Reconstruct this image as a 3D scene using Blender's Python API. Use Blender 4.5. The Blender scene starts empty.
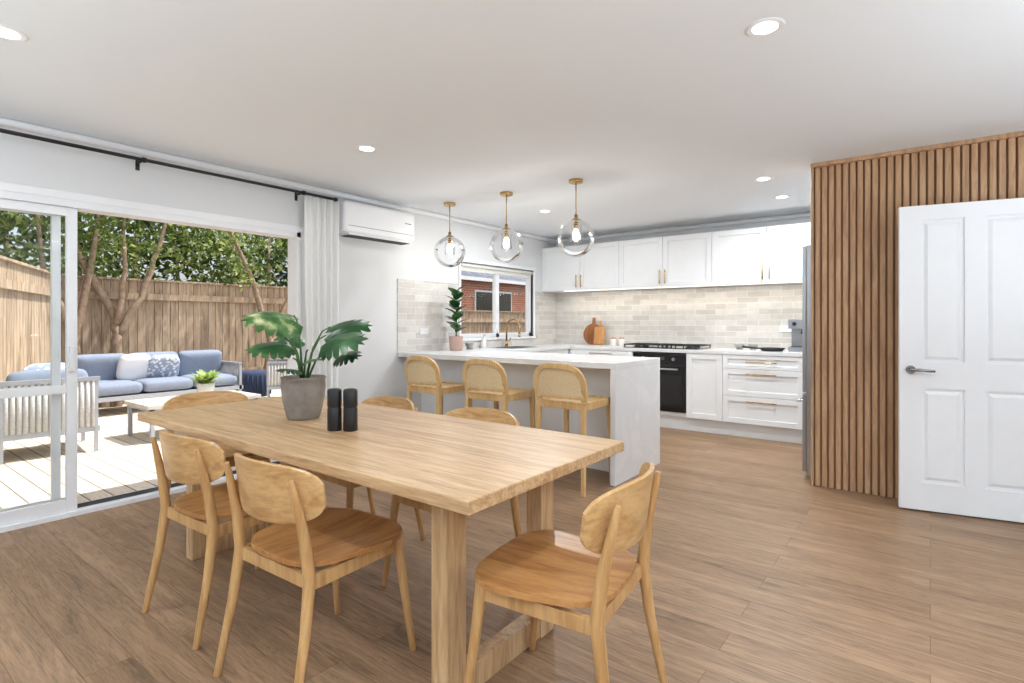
import bpy, bmesh, math, random
from mathutils import Vector, Matrix, noise
random.seed(7)
S=bpy.context.scene
COL=S.collection
# ------------------------------------------------------------------ colours / materials
def L(r,g,b):
    f=lambda c:(c/255/12.92) if c/255<=0.04045 else ((c/255+0.055)/1.055)**2.4
    return (f(r),f(g),f(b),1)
def newmat(name):
    m=bpy.data.materials.new(name); m.use_nodes=True
    nt=m.node_tree; nt.nodes.clear()
    o=nt.nodes.new('ShaderNodeOutputMaterial')
    p=nt.nodes.new('ShaderNodeBsdfPrincipled')
    nt.links.new(p.outputs[0],o.inputs[0])
    return m,nt,p,o
def N(nt,t,**k):
    n=nt.nodes.new(t)
    for a,b in k.items(): setattr(n,a,b)
    return n
def plain(name,c,rough=.5,metal=0,var=.06,nscale=8,bump=0,bscale=60,spec=.5,trans=0,sss=0):
    m,nt,p,o=newmat(name)
    tc=N(nt,'ShaderNodeTexCoord')
    nz=N(nt,'ShaderNodeTexNoise'); nz.inputs['Scale'].default_value=nscale; nz.inputs['Detail'].default_value=3
    nt.links.new(tc.outputs['Object'],nz.inputs['Vector'])
    rp=N(nt,'ShaderNodeValToRGB')
    rp.color_ramp.elements[0].position=.3; rp.color_ramp.elements[1].position=.7
    rp.color_ramp.elements[0].color=(c[0]*(1-var),c[1]*(1-var),c[2]*(1-var),1)
    rp.color_ramp.elements[1].color=(min(1,c[0]*(1+var)),min(1,c[1]*(1+var)),min(1,c[2]*(1+var)),1)
    nt.links.new(nz.outputs['Fac'],rp.inputs[0]); nt.links.new(rp.outputs[0],p.inputs['Base Color'])
    p.inputs['Roughness'].default_value=rough; p.inputs['Metallic'].default_value=metal
    p.inputs['Specular IOR Level'].default_value=spec
    if bump:
        n2=N(nt,'ShaderNodeTexNoise'); n2.inputs['Scale'].default_value=bscale
        nt.links.new(tc.outputs['Object'],n2.inputs['Vector'])
        b=N(nt,'ShaderNodeBump'); b.inputs['Strength'].default_value=bump; b.inputs['Distance'].default_value=.01
        nt.links.new(n2.outputs['Fac'],b.inputs['Height']); nt.links.new(b.outputs[0],p.inputs['Normal'])
    return m
def wood(name,c1,c2,sc=(1.5,14,14),rough=.4,c3=None,spec=.4,fine=.35):
    m,nt,p,o=newmat(name)
    tc=N(nt,'ShaderNodeTexCoord'); mp=N(nt,'ShaderNodeMapping'); mp.inputs['Scale'].default_value=sc
    nt.links.new(tc.outputs['Object'],mp.inputs[0])
    nz=N(nt,'ShaderNodeTexNoise'); nz.inputs['Scale'].default_value=1.6; nz.inputs['Detail'].default_value=8; nz.inputs['Roughness'].default_value=.66; nz.inputs['Distortion'].default_value=.9
    nt.links.new(mp.outputs[0],nz.inputs['Vector'])
    rp=N(nt,'ShaderNodeValToRGB'); e=rp.color_ramp.elements
    e[0].position=.36; e[0].color=c1; e[1].position=.58; e[1].color=c2
    nt.links.new(nz.outputs['Fac'],rp.inputs[0])
    nz2=N(nt,'ShaderNodeTexNoise'); nz2.inputs['Scale'].default_value=8; nz2.inputs['Detail'].default_value=4
    nt.links.new(mp.outputs[0],nz2.inputs['Vector'])
    r2=N(nt,'ShaderNodeValToRGB'); e=r2.color_ramp.elements; e[0].position=.36; e[0].color=(.62,.6,.58,1); e[1].position=.55; e[1].color=(1,1,1,1)
    nt.links.new(nz2.outputs['Fac'],r2.inputs[0])
    mx=N(nt,'ShaderNodeMix',data_type='RGBA',blend_type='MULTIPLY'); mx.inputs[0].default_value=fine
    nt.links.new(rp.outputs[0],mx.inputs[6]); nt.links.new(r2.outputs[0],mx.inputs[7])
    nt.links.new(mx.outputs[2],p.inputs['Base Color'])
    p.inputs['Roughness'].default_value=rough; p.inputs['Specular IOR Level'].default_value=spec
    b=N(nt,'ShaderNodeBump'); b.inputs['Strength'].default_value=.08; b.inputs['Distance'].default_value=.004
    nt.links.new(nz2.outputs['Fac'],b.inputs['Height']); nt.links.new(b.outputs[0],p.inputs['Normal'])
    return m
def emis(name,c,s):
    m=bpy.data.materials.new(name); m.use_nodes=True; nt=m.node_tree; nt.nodes.clear()
    o=nt.nodes.new('ShaderNodeOutputMaterial'); e=nt.nodes.new('ShaderNodeEmission')
    e.inputs[0].default_value=c; e.inputs[1].default_value=s; nt.links.new(e.outputs[0],o.inputs[0]); return m
def glassmat(name,tint=(1,1,1,1),refl=.08):
    m=bpy.data.materials.new(name); m.use_nodes=True; nt=m.node_tree; nt.nodes.clear()
    o=nt.nodes.new('ShaderNodeOutputMaterial'); t=N(nt,'ShaderNodeBsdfTransparent'); t.inputs[0].default_value=tint
    g=N(nt,'ShaderNodeBsdfGlossy'); g.inputs['Roughness'].default_value=.02
    lw=N(nt,'ShaderNodeLayerWeight'); lw.inputs[0].default_value=refl*2.2
    mx=N(nt,'ShaderNodeMixShader')
    nt.links.new(lw.outputs['Fresnel'],mx.inputs[0]); nt.links.new(t.outputs[0],mx.inputs[1]); nt.links.new(g.outputs[0],mx.inputs[2])
    nt.links.new(mx.outputs[0],o.inputs[0]); return m
def brickmat(name,axes,c1,c2,mortar,w,h,ms=.004,rough=.3,bump=.3,offset=.5,grain=None,spec=.5,warp=0,gfac=.75):
    m,nt,p,o=newmat(name)
    tc=N(nt,'ShaderNodeTexCoord'); sp=N(nt,'ShaderNodeSeparateXYZ'); nt.links.new(tc.outputs['Object'],sp.inputs[0])
    cb=N(nt,'ShaderNodeCombineXYZ')
    nt.links.new(sp.outputs[axes[0]],cb.inputs[0]); nt.links.new(sp.outputs[axes[1]],cb.inputs[1])
    br=N(nt,'ShaderNodeTexBrick'); br.offset=offset; br.squash=1
    br.inputs['Scale'].default_value=1; br.inputs['Brick Width'].default_value=w; br.inputs['Row Height'].default_value=h
    br.inputs['Mortar Size'].default_value=ms; br.inputs['Mortar Smooth'].default_value=.1; br.inputs['Bias'].default_value=0
    br.inputs['Color1'].default_value=c1; br.inputs['Color2'].default_value=c2; br.inputs['Mortar'].default_value=mortar
    nt.links.new(cb.outputs[0],br.inputs['Vector'])
    col=br.outputs['Color']
    nz=N(nt,'ShaderNodeTexNoise'); nz.inputs['Detail'].default_value=7; nz.inputs['Roughness'].default_value=.65
    if grain:
        mp=N(nt,'ShaderNodeMapping'); mp.inputs['Scale'].default_value=grain
        nt.links.new(cb.outputs[0],mp.inputs[0])
        ad=N(nt,'ShaderNodeVectorMath',operation='ADD'); sc=N(nt,'ShaderNodeVectorMath',operation='SCALE'); sc.inputs['Scale'].default_value=60
        nt.links.new(br.outputs['Color'],sc.inputs[0]); nt.links.new(mp.outputs[0],ad.inputs[0]); nt.links.new(sc.outputs[0],ad.inputs[1])
        nt.links.new(ad.outputs[0],nz.inputs['Vector']); nz.inputs['Scale'].default_value=1.5; nz.inputs['Distortion'].default_value=1.6
        rp=N(nt,'ShaderNodeValToRGB'); e=rp.color_ramp.elements; e[0].position=.34; e[0].color=(.46,.45,.44,1); e[1].position=.62; e[1].color=(1.12,1.12,1.12,1)
        x=rp.color_ramp.elements.new(.42); x.color=(.86,.86,.86,1)
        x=rp.color_ramp.elements.new(.47); x.color=(.70,.69,.68,1)
        x=rp.color_ramp.elements.new(.50); x.color=(1.0,1.0,1.0,1)
        x=rp.color_ramp.elements.new(.545); x.color=(.84,.83,.82,1)
        x=rp.color_ramp.elements.new(.57); x.color=(1.05,1.05,1.05,1)
        nt.links.new(nz.outputs['Fac'],rp.inputs[0])
        mx=N(nt,'ShaderNodeMix',data_type='RGBA',blend_type='MULTIPLY'); mx.inputs[0].default_value=gfac
        nt.links.new(col,mx.inputs[6]); nt.links.new(rp.outputs[0],mx.inputs[7]); col=mx.outputs[2]
        mp2=N(nt,'ShaderNodeMapping'); mp2.inputs['Scale'].default_value=(grain[0]*5,grain[1]*9,1); nt.links.new(cb.outputs[0],mp2.inputs[0])
        n3=N(nt,'ShaderNodeTexNoise'); n3.inputs['Scale'].default_value=2; n3.inputs['Detail'].default_value=4; nt.links.new(mp2.outputs[0],n3.inputs['Vector'])
        r3=N(nt,'ShaderNodeValToRGB'); e=r3.color_ramp.elements; e[0].position=.36; e[0].color=(.68,.68,.68,1); e[1].position=.52; e[1].color=(1.04,1.04,1.04,1)
        nt.links.new(n3.outputs['Fac'],r3.inputs[0])
        m3=N(nt,'ShaderNodeMix',data_type='RGBA',blend_type='MULTIPLY'); m3.inputs[0].default_value=.7
        nt.links.new(col,m3.inputs[6]); nt.links.new(r3.outputs[0],m3.inputs[7]); col=m3.outputs[2]
    else:
        nt.links.new(cb.outputs[0],nz.inputs['Vector']); nz.inputs['Scale'].default_value=11
        mx=N(nt,'ShaderNodeMix',data_type='RGBA',blend_type='MULTIPLY'); mx.inputs[0].default_value=.3
        rp=N(nt,'ShaderNodeValToRGB'); e=rp.color_ramp.elements; e[0].position=.35; e[0].color=(.65,.64,.62,1); e[1].position=.65; e[1].color=(1,1,1,1)
        nt.links.new(nz.outputs['Fac'],rp.inputs[0])
        nt.links.new(col,mx.inputs[6]); nt.links.new(rp.outputs[0],mx.inputs[7]); col=mx.outputs[2]
    nt.links.new(col,p.inputs['Base Color'])
    p.inputs['Roughness'].default_value=rough; p.inputs['Specular IOR Level'].default_value=spec
    b=N(nt,'ShaderNodeBump'); b.inputs['Strength'].default_value=bump; b.inputs['Distance'].default_value=.003
    inv=N(nt,'ShaderNodeMath',operation='SUBTRACT'); inv.inputs[0].default_value=1; nt.links.new(br.outputs['Fac'],inv.inputs[1])
    ad2=N(nt,'ShaderNodeMath',operation='MULTIPLY_ADD'); ad2.inputs[1].default_value=.5 if warp else .12
    nt.links.new(nz.outputs['Fac'],ad2.inputs[0]); nt.links.new(inv.outputs[0],ad2.inputs[2])
    nt.links.new(ad2.outputs[0],b.inputs['Height']); nt.links.new(b.outputs[0],p.inputs['Normal'])
    return m

M={}
M['wall']=plain('wall_paint',L(222,223,224),.7,var=.01,nscale=2,spec=.2)
M['ceil']=plain('ceiling_paint',L(236,240,244),.8,var=.008,nscale=1,spec=.1)
M['trim']=plain('trim_white',L(238,239,241),.35,var=.01)
M['alu']=plain('white_aluminium',L(235,237,240),.3,var=.01)
M['cab']=plain('cabinet_white',L(236,237,238),.35,var=.01)
M['gap']=plain('dark_gap',L(70,70,70),.8)
M['kick']=plain('kickboard',L(224,224,224),.5,var=.01)
M['floor']=brickmat('oak_laminate_floor',(0,1),L(166,135,106),L(150,120,92),L(116,90,66),1.7,.15,.0012,.45,.25,.37,grain=(.9,9,1),spec=.3,gfac=.8)
M['deck']=brickmat('deck_boards',(0,1),L(226,216,200),L(212,200,182),L(130,120,108),3.2,.14,.006,.75,.5,.4,grain=(1,12,1),spec=.2,gfac=.4)
M['tileB']=brickmat('tile_back',(0,2),L(222,219,214),L(198,194,188),L(228,227,225),.24,.066,.0035,.14,.6,.5,warp=1)
M['tileL']=brickmat('tile_left',(1,2),L(222,219,214),L(198,194,188),L(228,227,225),.24,.066,.0035,.14,.6,.5,warp=1)
M['brick']=brickmat('brick_wall',(1,2),L(206,122,86),L(180,100,70),L(196,180,164),.24,.086,.01,.8,.5,.5)
M['rooft']=brickmat('roof_tiles',(1,0),L(92,100,120),L(72,80,96),L(30,32,38),.3,.3,.03,.6,1,.0)
M['slat']=wood('slat_timber',L(170,132,98),L(196,158,122),(14,14,1.5),.5,fine=.25)
M['slatb']=plain('slat_backing',L(128,92,66),.7)
M['table']=wood('oak_table',L(180,140,98),L(214,180,138),(1.1,17,17),.35,fine=.5)
M['tableleg']=wood('oak_table_leg',L(180,142,100),L(212,178,136),(15,15,1.3),.4)
M['chair']=wood('chair_oak',L(186,140,88),L(212,170,116),(9,9,1.3),.35,fine=.25)
M['seat']=wood('chair_seat_oak',L(166,112,62),L(198,146,90),(12,1.6,12),.28)
M['back']=wood('chair_back_oak',L(190,144,92),L(216,176,122),(1.6,10,10),.3)
M['stool']=wood('stool_oak',L(204,164,108),L(222,186,132),(9,9,1.3),.4,fine=.2)
M['black']=plain('black_matte',L(26,26,28),.45,var=.1)
M['bglass']=plain('black_glass',L(14,14,16),.06)
M['steel']=plain('stainless',L(176,180,186),.28,1,var=.03)
M['chrome']=plain('satin_chrome',L(150,150,150),.25,1)
M['brass']=plain('brass',L(200,164,108),.25,1,var=.03)
M['concrete']=plain('concrete_pot',L(138,130,122),.85,var=.16,nscale=18,bump=.3)
M['soil']=plain('soil',L(48,36,28),.95,bump=.6)
M['glass']=glassmat('window_glass',(.98,.99,.99,1),.06)
M['globe']=glassmat('globe_glass',(.98,.985,.99,1),.10)
M['white_cer']=plain('white_ceramic',L(232,230,226),.25)
M['pink_cer']=plain('pink_ceramic',L(196,164,152),.6)
M['grey_cer']=plain('grey_ceramic',L(150,150,146),.6)
M['blue']=plain('blue_cushion',L(126,137,156),.9,var=.06,nscale=30,bump=.2,bscale=200)
M['navy']=plain('navy_fabric',L(46,58,84),.9,var=.1,nscale=30)
M['pillow']=plain('white_pillow',L(226,228,232),.9,var=.04)
M['rope']=plain('grey_rope',L(196,196,196),.9,var=.12,nscale=60,bump=.4,bscale=150)
M['ropeb']=plain('grey_rope_panel',L(150,150,154),.9,var=.12,nscale=60)
M['frameg']=plain('grey_metal_frame',L(158,162,170),.5)
M['ctop']=plain('outdoor_table_top',L(190,184,176),.6,var=.08)
M['bark']=plain('bark',L(150,130,110),.95,var=.3,nscale=14,bump=.8,bscale=30)
M['ground']=plain('ground_soil',L(96,84,62),.95,var=.3,nscale=3)
M['linen']=plain('linen',L(222,220,214),.9,var=.03,nscale=40)
M['board1']=wood('board_walnut',L(120,72,40),L(160,104,62),(8,8,1.5),.5)
M['board2']=wood('board_acacia',L(176,120,70),L(206,152,98),(8,8,1.5),.5)
def patterned():
    m,nt,p,o=newmat('patterned_pillow'); tc=N(nt,'ShaderNodeTexCoord')
    v=N(nt,'ShaderNodeTexVoronoi'); v.inputs['Scale'].default_value=22; nt.links.new(tc.outputs['Object'],v.inputs['Vector'])
    rp=N(nt,'ShaderNodeValToRGB'); e=rp.color_ramp.elements; e[0].position=.38; e[0].color=L(222,226,232); e[1].position=.45; e[1].color=L(150,162,184)
    nt.links.new(v.outputs['Distance'],rp.inputs[0]); nt.links.new(rp.outputs[0],p.inputs['Base Color']); p.inputs['Roughness'].default_value=.9
    return m
M['pattern']=patterned()
def stone():
    m,nt,p,o=newmat('engineered_stone'); tc=N(nt,'ShaderNodeTexCoord')
    a=N(nt,'ShaderNodeTexNoise'); a.inputs['Scale'].default_value=1.8; a.inputs['Detail'].default_value=8; a.inputs['Distortion'].default_value=1.2
    nt.links.new(tc.outputs['Object'],a.inputs['Vector'])
    rp=N(nt,'ShaderNodeValToRGB'); e=rp.color_ramp.elements; e[0].position=.42; e[0].color=L(226,226,227); e[1].position=.58; e[1].color=L(230,230,231)
    x=rp.color_ramp.elements.new(.5); x.color=L(223,223,224)
    nt.links.new(a.outputs['Fac'],rp.inputs[0]); nt.links.new(rp.outputs[0],p.inputs['Base Color']); p.inputs['Roughness'].default_value=.25
    return m
M['stone']=stone()
def cane():
    m,nt,p,o=newmat('cane_weave'); tc=N(nt,'ShaderNodeTexCoord')
    ck=N(nt,'ShaderNodeTexChecker'); ck.inputs['Scale'].default_value=90
    ck.inputs['Color1'].default_value=L(232,210,170); ck.inputs['Color2'].default_value=L(206,178,134)
    nt.links.new(tc.outputs['Object'],ck.inputs['Vector']); nt.links.new(ck.outputs[0],p.inputs['Base Color']); p.inputs['Roughness'].default_value=.6
    return m
M['cane']=cane()
def leafmat(name,c1,c2,c3,scale=6,tr=.35,rough=.4):
    m,nt,p,o=newmat(name); tc=N(nt,'ShaderNodeTexCoord')
    a=N(nt,'ShaderNodeTexNoise'); a.inputs['Scale'].default_value=scale; a.inputs['Detail'].default_value=5
    nt.links.new(tc.outputs['Object'],a.inputs['Vector'])
    rp=N(nt,'ShaderNodeValToRGB'); e=rp.color_ramp.elements; e[0].position=.32; e[0].color=c1; e[1].position=.7; e[1].color=c3
    x=rp.color_ramp.elements.new(.52); x.color=c2
    nt.links.new(a.outputs['Fac'],rp.inputs[0]); nt.links.new(rp.outputs[0],p.inputs['Base Color']); p.inputs['Roughness'].default_value=rough
    t=N(nt,'ShaderNodeBsdfTranslucent'); nt.links.new(rp.outputs[0],t.inputs[0]); mx=N(nt,'ShaderNodeMixShader'); mx.inputs[0].default_value=tr
    nt.links.new(p.outputs[0],mx.inputs[1]); nt.links.new(t.outputs[0],mx.inputs[2]); nt.links.new(mx.outputs[0],o.inputs[0])
    return m
M['tree']=leafmat('tree_leaves',L(56,74,34),L(118,138,70),L(208,214,146),2.2,.5,.5)
M['monst']=leafmat('monstera_leaf',L(24,62,34),L(44,92,48),L(84,132,74),9,.15,.3)
M['monv']=leafmat('monstera_variegated',L(40,86,44),L(88,130,70),L(222,224,176),16,.15,.3)
M['fig']=leafmat('fig_leaf',L(26,58,28),L(40,80,38),L(70,112,56),8,.15,.35)
M['lime']=leafmat('lime_leaf',L(110,140,60),L(150,178,90),L(200,214,140),30,.3,.5)
M['stem']=plain('plant_stem',L(74,112,58),.5)
M['fence']=wood('fence_timber',L(144,124,104),L(192,170,146),(7,7,.8),.8,spec=.15)
def curtainmat():
    m,nt,p,o=newmat('sheer_linen_curtain'); tc=N(nt,'ShaderNodeTexCoord'); a=N(nt,'ShaderNodeTexNoise'); a.inputs['Scale'].default_value=60
    nt.links.new(tc.outputs['Object'],a.inputs['Vector'])
    rp=N(nt,'ShaderNodeValToRGB'); rp.color_ramp.elements[0].color=L(248,248,247); rp.color_ramp.elements[1].color=L(253,253,253)
    nt.links.new(a.outputs['Fac'],rp.inputs[0]); nt.links.new(rp.outputs[0],p.inputs['Base Color']); p.inputs['Roughness'].default_value=.9
    t=N(nt,'ShaderNodeBsdfTranslucent'); t.inputs[0].default_value=L(252,252,250); mx=N(nt,'ShaderNodeMixShader'); mx.inputs[0].default_value=.4
    nt.links.new(p.outputs[0],mx.inputs[1]); nt.links.new(t.outputs[0],mx.inputs[2]); nt.links.new(mx.outputs[0],o.inputs[0]); return m
M['curtain']=curtainmat()
M['bulb']=emis('bulb_glow',(1,.86,.68,1),6)
M['led']=emis('downlight_led',(1,.98,.95,1),9)
M['strip']=emis('led_strip',(1,.9,.76,1),4)

# ------------------------------------------------------------------ mesh builder
class B:
    def __init__(s,name): s.name=name; s.bm=bmesh.new(); s.mats=[]
    def mi(s,m):
        m=M[m]
        if m not in s.mats: s.mats.append(m)
        return s.mats.index(m)
    def face(s,vs,mi,sm=False):
        try: f=s.bm.faces.new(vs)
        except ValueError: return
        f.material_index=mi; f.smooth=sm
    def box(s,x0,x1,y0,y1,z0,z1,mat,mtx=None):
        mi=s.mi(mat); P=[Vector((x,y,z)) for x in (x0,x1) for y in (y0,y1) for z in (z0,z1)]
        if mtx: P=[mtx@p for p in P]
        v=[s.bm.verts.new(p) for p in P]
        for f in ((0,1,3,2),(4,6,7,5),(0,4,5,1),(2,3,7,6),(0,2,6,4),(1,5,7,3)): s.face([v[i] for i in f],mi)
    def frust(s,x0,x1,z0,z1,y0,y1,ins,mat):
        mi=s.mi(mat)
        a=[s.bm.verts.new(p) for p in ((x0,y0,z0),(x1,y0,z0),(x1,y0,z1),(x0,y0,z1))]
        c=[s.bm.verts.new(p) for p in ((x0+ins,y1,z0+ins),(x1-ins,y1,z0+ins),(x1-ins,y1,z1-ins),(x0+ins,y1,z1-ins))]
        for i in range(4): s.face([a[i],a[(i+1)%4],c[(i+1)%4],c[i]],mi)
        s.face(c,mi); s.face(a[::-1],mi)
    def tube(s,pts,r,mat,seg=12,closed=False,flat=None,smooth=True,up=None):
        mi=s.mi(mat); pts=[Vector(p) for p in pts]; n=len(pts)
        rr=r if isinstance(r,(list,tuple)) else [r]*n
        rings=[]; prev=None
        for i,p in enumerate(pts):
            if closed: t=(pts[(i+1)%n]-pts[i-1])
            else: t=pts[min(i+1,n-1)]-pts[max(i-1,0)]
            t.normalize()
            if prev is None:
                a=Vector(up) if up else (Vector((0,0,1)) if abs(t.z)<.9 else Vector((0,1,0)))
                u=(a-t*a.dot(t)).normalized()
            else:
                a=Vector(up) if up and abs(Vector(up).dot(t))<.95 else prev
                u=(a-t*a.dot(t)).normalized()
            prev=u; w=t.cross(u)
            if flat:
                k=rr[i]
                ring=[s.bm.verts.new(p+u*(x*flat[0]*k)+w*(y*flat[1]*k)) for x,y in ((-1,-1),(1,-1),(1,1),(-1,1))]
            else:
                ring=[s.bm.verts.new(p+u*(math.cos(q)*rr[i])+w*(math.sin(q)*rr[i])) for q in [2*math.pi*j/seg for j in range(seg)]]
            rings.append(ring)
        k=len(rings[0]); sm=smooth and not flat
        for i in range(n if closed else n-1):
            A=rings[i]; C=rings[(i+1)%n]
            for j in range(k): s.face([A[j],A[(j+1)%k],C[(j+1)%k],C[j]],mi,sm)
        if not closed:
            s.face(rings[0][::-1],mi); s.face(rings[-1],mi)
    def cyl(s,p0,p1,r0,r1,mat,seg=20): s.tube([p0,p1],[r0,r1],mat,seg)
    def lathe(s,prof,c,mat,seg=32,mtx=None):
        mi=s.mi(mat); c=Vector(c); rings=[]
        for r,z in prof:
            if r<1e-5:
                p=Vector((0,0,z)); p=(mtx@p if mtx else p)+c; rings.append([s.bm.verts.new(p)])
            else:
                ring=[]
                for j in range(seg):
                    q=2*math.pi*j/seg; p=Vector((r*math.cos(q),r*math.sin(q),z)); p=(mtx@p if mtx else p)+c
                    ring.append(s.bm.verts.new(p))
                rings.append(ring)
        for A,C in zip(rings,rings[1:]):
            for j in range(seg):
                j2=(j+1)%seg
                if len(A)==1 and len(C)==1: continue
                if len(A)==1: s.face([A[0],C[j2],C[j]],mi,True)
                elif len(C)==1: s.face([A[j],A[j2],C[0]],mi,True)
                else: s.face([A[j],A[j2],C[j2],C[j]],mi,True)
    def sheet(s,fn,nu,nv,th,mat,nrm=None):
        mi=s.mi(mat); T=[];Bt=[]
        for i in range(nu+1):
            a=[];b=[]
            for j in range(nv+1):
                u=-1+2*i/nu; v=-1+2*j/nv; p=Vector(fn(u,v)); n=Vector(nrm(u,v)) if nrm else Vector((0,0,1))
                a.append(s.bm.verts.new(p+n*th/2)); b.append(s.bm.verts.new(p-n*th/2))
            T.append(a);Bt.append(b)
        for i in range(nu):
            for j in range(nv):
                s.face([T[i][j],T[i+1][j],T[i+1][j+1],T[i][j+1]],mi,True)
                s.face([Bt[i][j],Bt[i][j+1],Bt[i+1][j+1],Bt[i+1][j]],mi,True)
        for i in range(nu):
            for j,fl in ((0,0),(nv,1)):
                q=[T[i][j],Bt[i][j],Bt[i+1][j],T[i+1][j]]; s.face(q[::-1] if fl else q,mi,False)
        for j in range(nv):
            for i,fl in ((0,1),(nu,0)):
                q=[T[i][j],Bt[i][j],Bt[i][j+1],T[i][j+1]]; s.face(q[::-1] if fl else q,mi,False)
    def pillow(s,c,size,mat,mtx=None,e=.3,n=20):
        mi=s.mi(mat); c=Vector(c); sg=lambda x,k: math.copysign(abs(x)**k,x)
        rings=[]
        for i in range(1,n):
            a=-math.pi/2+math.pi*i/n; ring=[]
            for j in range(2*n):
                b=math.pi*j/n
                p=Vector((size[0]/2*sg(math.cos(a),.45)*sg(math.cos(b),e),size[1]/2*sg(math.cos(a),.45)*sg(math.sin(b),e),size[2]/2*sg(math.sin(a),.6)))
                ring.append(s.bm.verts.new((mtx@p if mtx else p)+c))
            rings.append(ring)
        for A,C in zip(rings,rings[1:]):
            for j in range(2*n): s.face([A[j],A[(j+1)%(2*n)],C[(j+1)%(2*n)],C[j]],mi,True)
        s.face(rings[0][::-1],mi,True); s.face(rings[-1],mi,True)
    def done(s,loc=(0,0,0),rz=0,bevel=0,seg=2,recalc=True,coll=None):
        if recalc: bmesh.ops.recalc_face_normals(s.bm,faces=s.bm.faces)
        me=bpy.data.meshes.new(s.name); s.bm.to_mesh(me); s.bm.free()
        for m in s.mats: me.materials.append(m)
        ob=bpy.data.objects.new(s.name,me); COL.objects.link(ob); ob.location=loc; ob.rotation_euler[2]=rz
        if bevel:
            md=ob.modifiers.new('bevel','BEVEL'); md.width=bevel; md.segments=seg; md.limit_method='ANGLE'; md.angle_limit=math.radians(50)
        return ob
def dup(ob,loc,rz=0):
    o=ob.copy(); COL.objects.link(o); o.location=loc; o.rotation_euler[2]=rz; return o

# ------------------------------------------------------------------ layout constants
XL=-4.32; YB=6.70; ZC=2.42; XE=2.6; YS=-2.4
H=1.23
# ------------------------------------------------------------------ room shell
b=B('floor'); b.box(XL-.12,XE+.1,YS-.1,YB+.1,-.1,0,'floor'); b.done()
b=B('ceiling'); b.box(XL-.13,XE+.2,YS-.2,YB+.3,ZC,ZC+.12,'ceil'); b.done()
DY0,DY1,DZ=-.95,2.64,2.0
WY0,WY1,WZ0,WZ1=4.66,6.12,1.04,1.93
b=B('wall_left')
x0,x1=XL-.12,XL
b.box(x0,x1,YS,DY0,0,ZC,'wall'); b.box(x0,x1,DY0,DY1,DZ,ZC,'wall'); b.box(x0,x1,DY1,WY0,0,ZC,'wall')
b.box(x0,x1,WY0,WY1,0,WZ0,'wall'); b.box(x0,x1,WY0,WY1,WZ1,ZC,'wall'); b.box(x0,x1,WY1,YB,0,ZC,'wall'); b.done()
b=B('wall_back'); b.box(XL-.12,0,YB,YB+.1,0,ZC,'wall'); b.done()
b=B('wall_right'); b.box(XE,XE+.1,YS,4.7,0,ZC,'wall'); b.done()
b=B('wall_front')
b.box(XL,-3.2,YS-.1,YS,0,ZC,'wall'); b.box(-3.2,1.2,YS-.1,YS,0,.3,'wall'); b.box(-3.2,1.2,YS-.1,YS,2.2,ZC,'wall'); b.box(1.2,XE,YS-.1,YS,0,ZC,'wall'); b.done()
b=B('sky_fill_window')  # unseen window opening, added behind the camera to let sky light in
for xx in (-3.2,-1.75,-.3,1.15): b.box(xx,xx+.05,YS-.08,YS-.02,.3,2.2,'alu')
b.box(-3.2,1.2,YS-.08,YS-.02,.3,.35,'alu'); b.box(-3.2,1.2,YS-.08,YS-.02,2.15,2.2,'alu'); b.done()
b=B('wall_pantry'); b.box(-.70,XE,4.68,4.78,0,ZC,'wall'); b.done()
b=B('wall_kitchen_right'); b.box(-.08,0,4.78,YB,0,ZC,'wall'); b.done()
b=B('trim_1')
b.tube([(XL+.025,YS,ZC-.025),(XL+.025,YB,ZC-.025)],1,'trim',flat=(.025,.025)); b.done(bevel=.018)
b=B('trim_2'); b.tube([(XL,YB-.025,ZC-.025),(-.08,YB-.025,ZC-.025)],1,'trim',flat=(.025,.025)); b.done(bevel=.018)
b=B('baseboard_left'); b.box(XL,XL+.015,DY1+.06,3.98,0,.09,'trim'); b.done(bevel=.004)
b=B('baseboard_right'); b.box(XE-.015,XE,YS,4.6,0,.09,'trim'); b.done(bevel=.004)
# slat wall
b=B('slat_wall_panel')
xs=-.716; b.box(xs,XE,4.665,4.68,0,ZC-.03,'slatb'); b.box(xs,xs+.02,4.64,4.78,0,ZC-.03,'slat'); b.box(xs,XE,4.63,4.68,ZC-.03,ZC,'slat')
x=xs+.028
while x<XE-.05:
    b.box(x,x+.034,4.648,4.666,0,ZC-.03,'slat'); x+=.045
b.done(bevel=.004,seg=1)
# splashbacks
b=B('splashback_back'); b.box(XL+.014,-.085,YB-.012,YB-.001,.921,1.653,'tileB'); b.done()
b=B('splashback_left'); b.box(XL+.001,XL+.012,3.72,WY0-.035,.921,1.67,'tileL'); b.box(XL+.001,XL+.012,WY1+.035,YB-.013,.921,1.653,'tileL'); b.box(XL+.001,XL+.012,WY0-.035,WY1+.035,.921,WZ0-.035,'tileL'); b.done()
# kitchen window
b=B('window_1')
xa,xb=XL-.09,XL-.03
b.box(xa,xb,WY0,WY0+.05,WZ0,WZ1,'alu'); b.box(xa,xb,WY1-.05,WY1,WZ0,WZ1,'alu'); b.box(xa,xb,WY0,WY1,WZ0,WZ0+.05,'alu'); b.box(xa,xb,WY0,WY1,WZ1-.05,WZ1,'alu')
b.box(xa,xb,5.36,5.42,WZ0,WZ1,'alu')
b.box(XL-.062,XL-.058,WY0+.04,WY1-.04,WZ0+.04,WZ1-.04,'glass')
b.box(XL-.12,XL+.02,WY0-.03,WY0,WZ0-.03,WZ1+.03,'trim'); b.box(XL-.12,XL+.02,WY1,WY1+.03,WZ0-.03,WZ1+.03,'trim')
b.box(XL-.12,XL+.02,WY0-.03,WY1+.03,WZ1,WZ1+.04,'trim'); b.box(XL-.12,XL+.03,WY0-.03,WY1+.03,WZ0-.03,WZ0,'trim')
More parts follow.
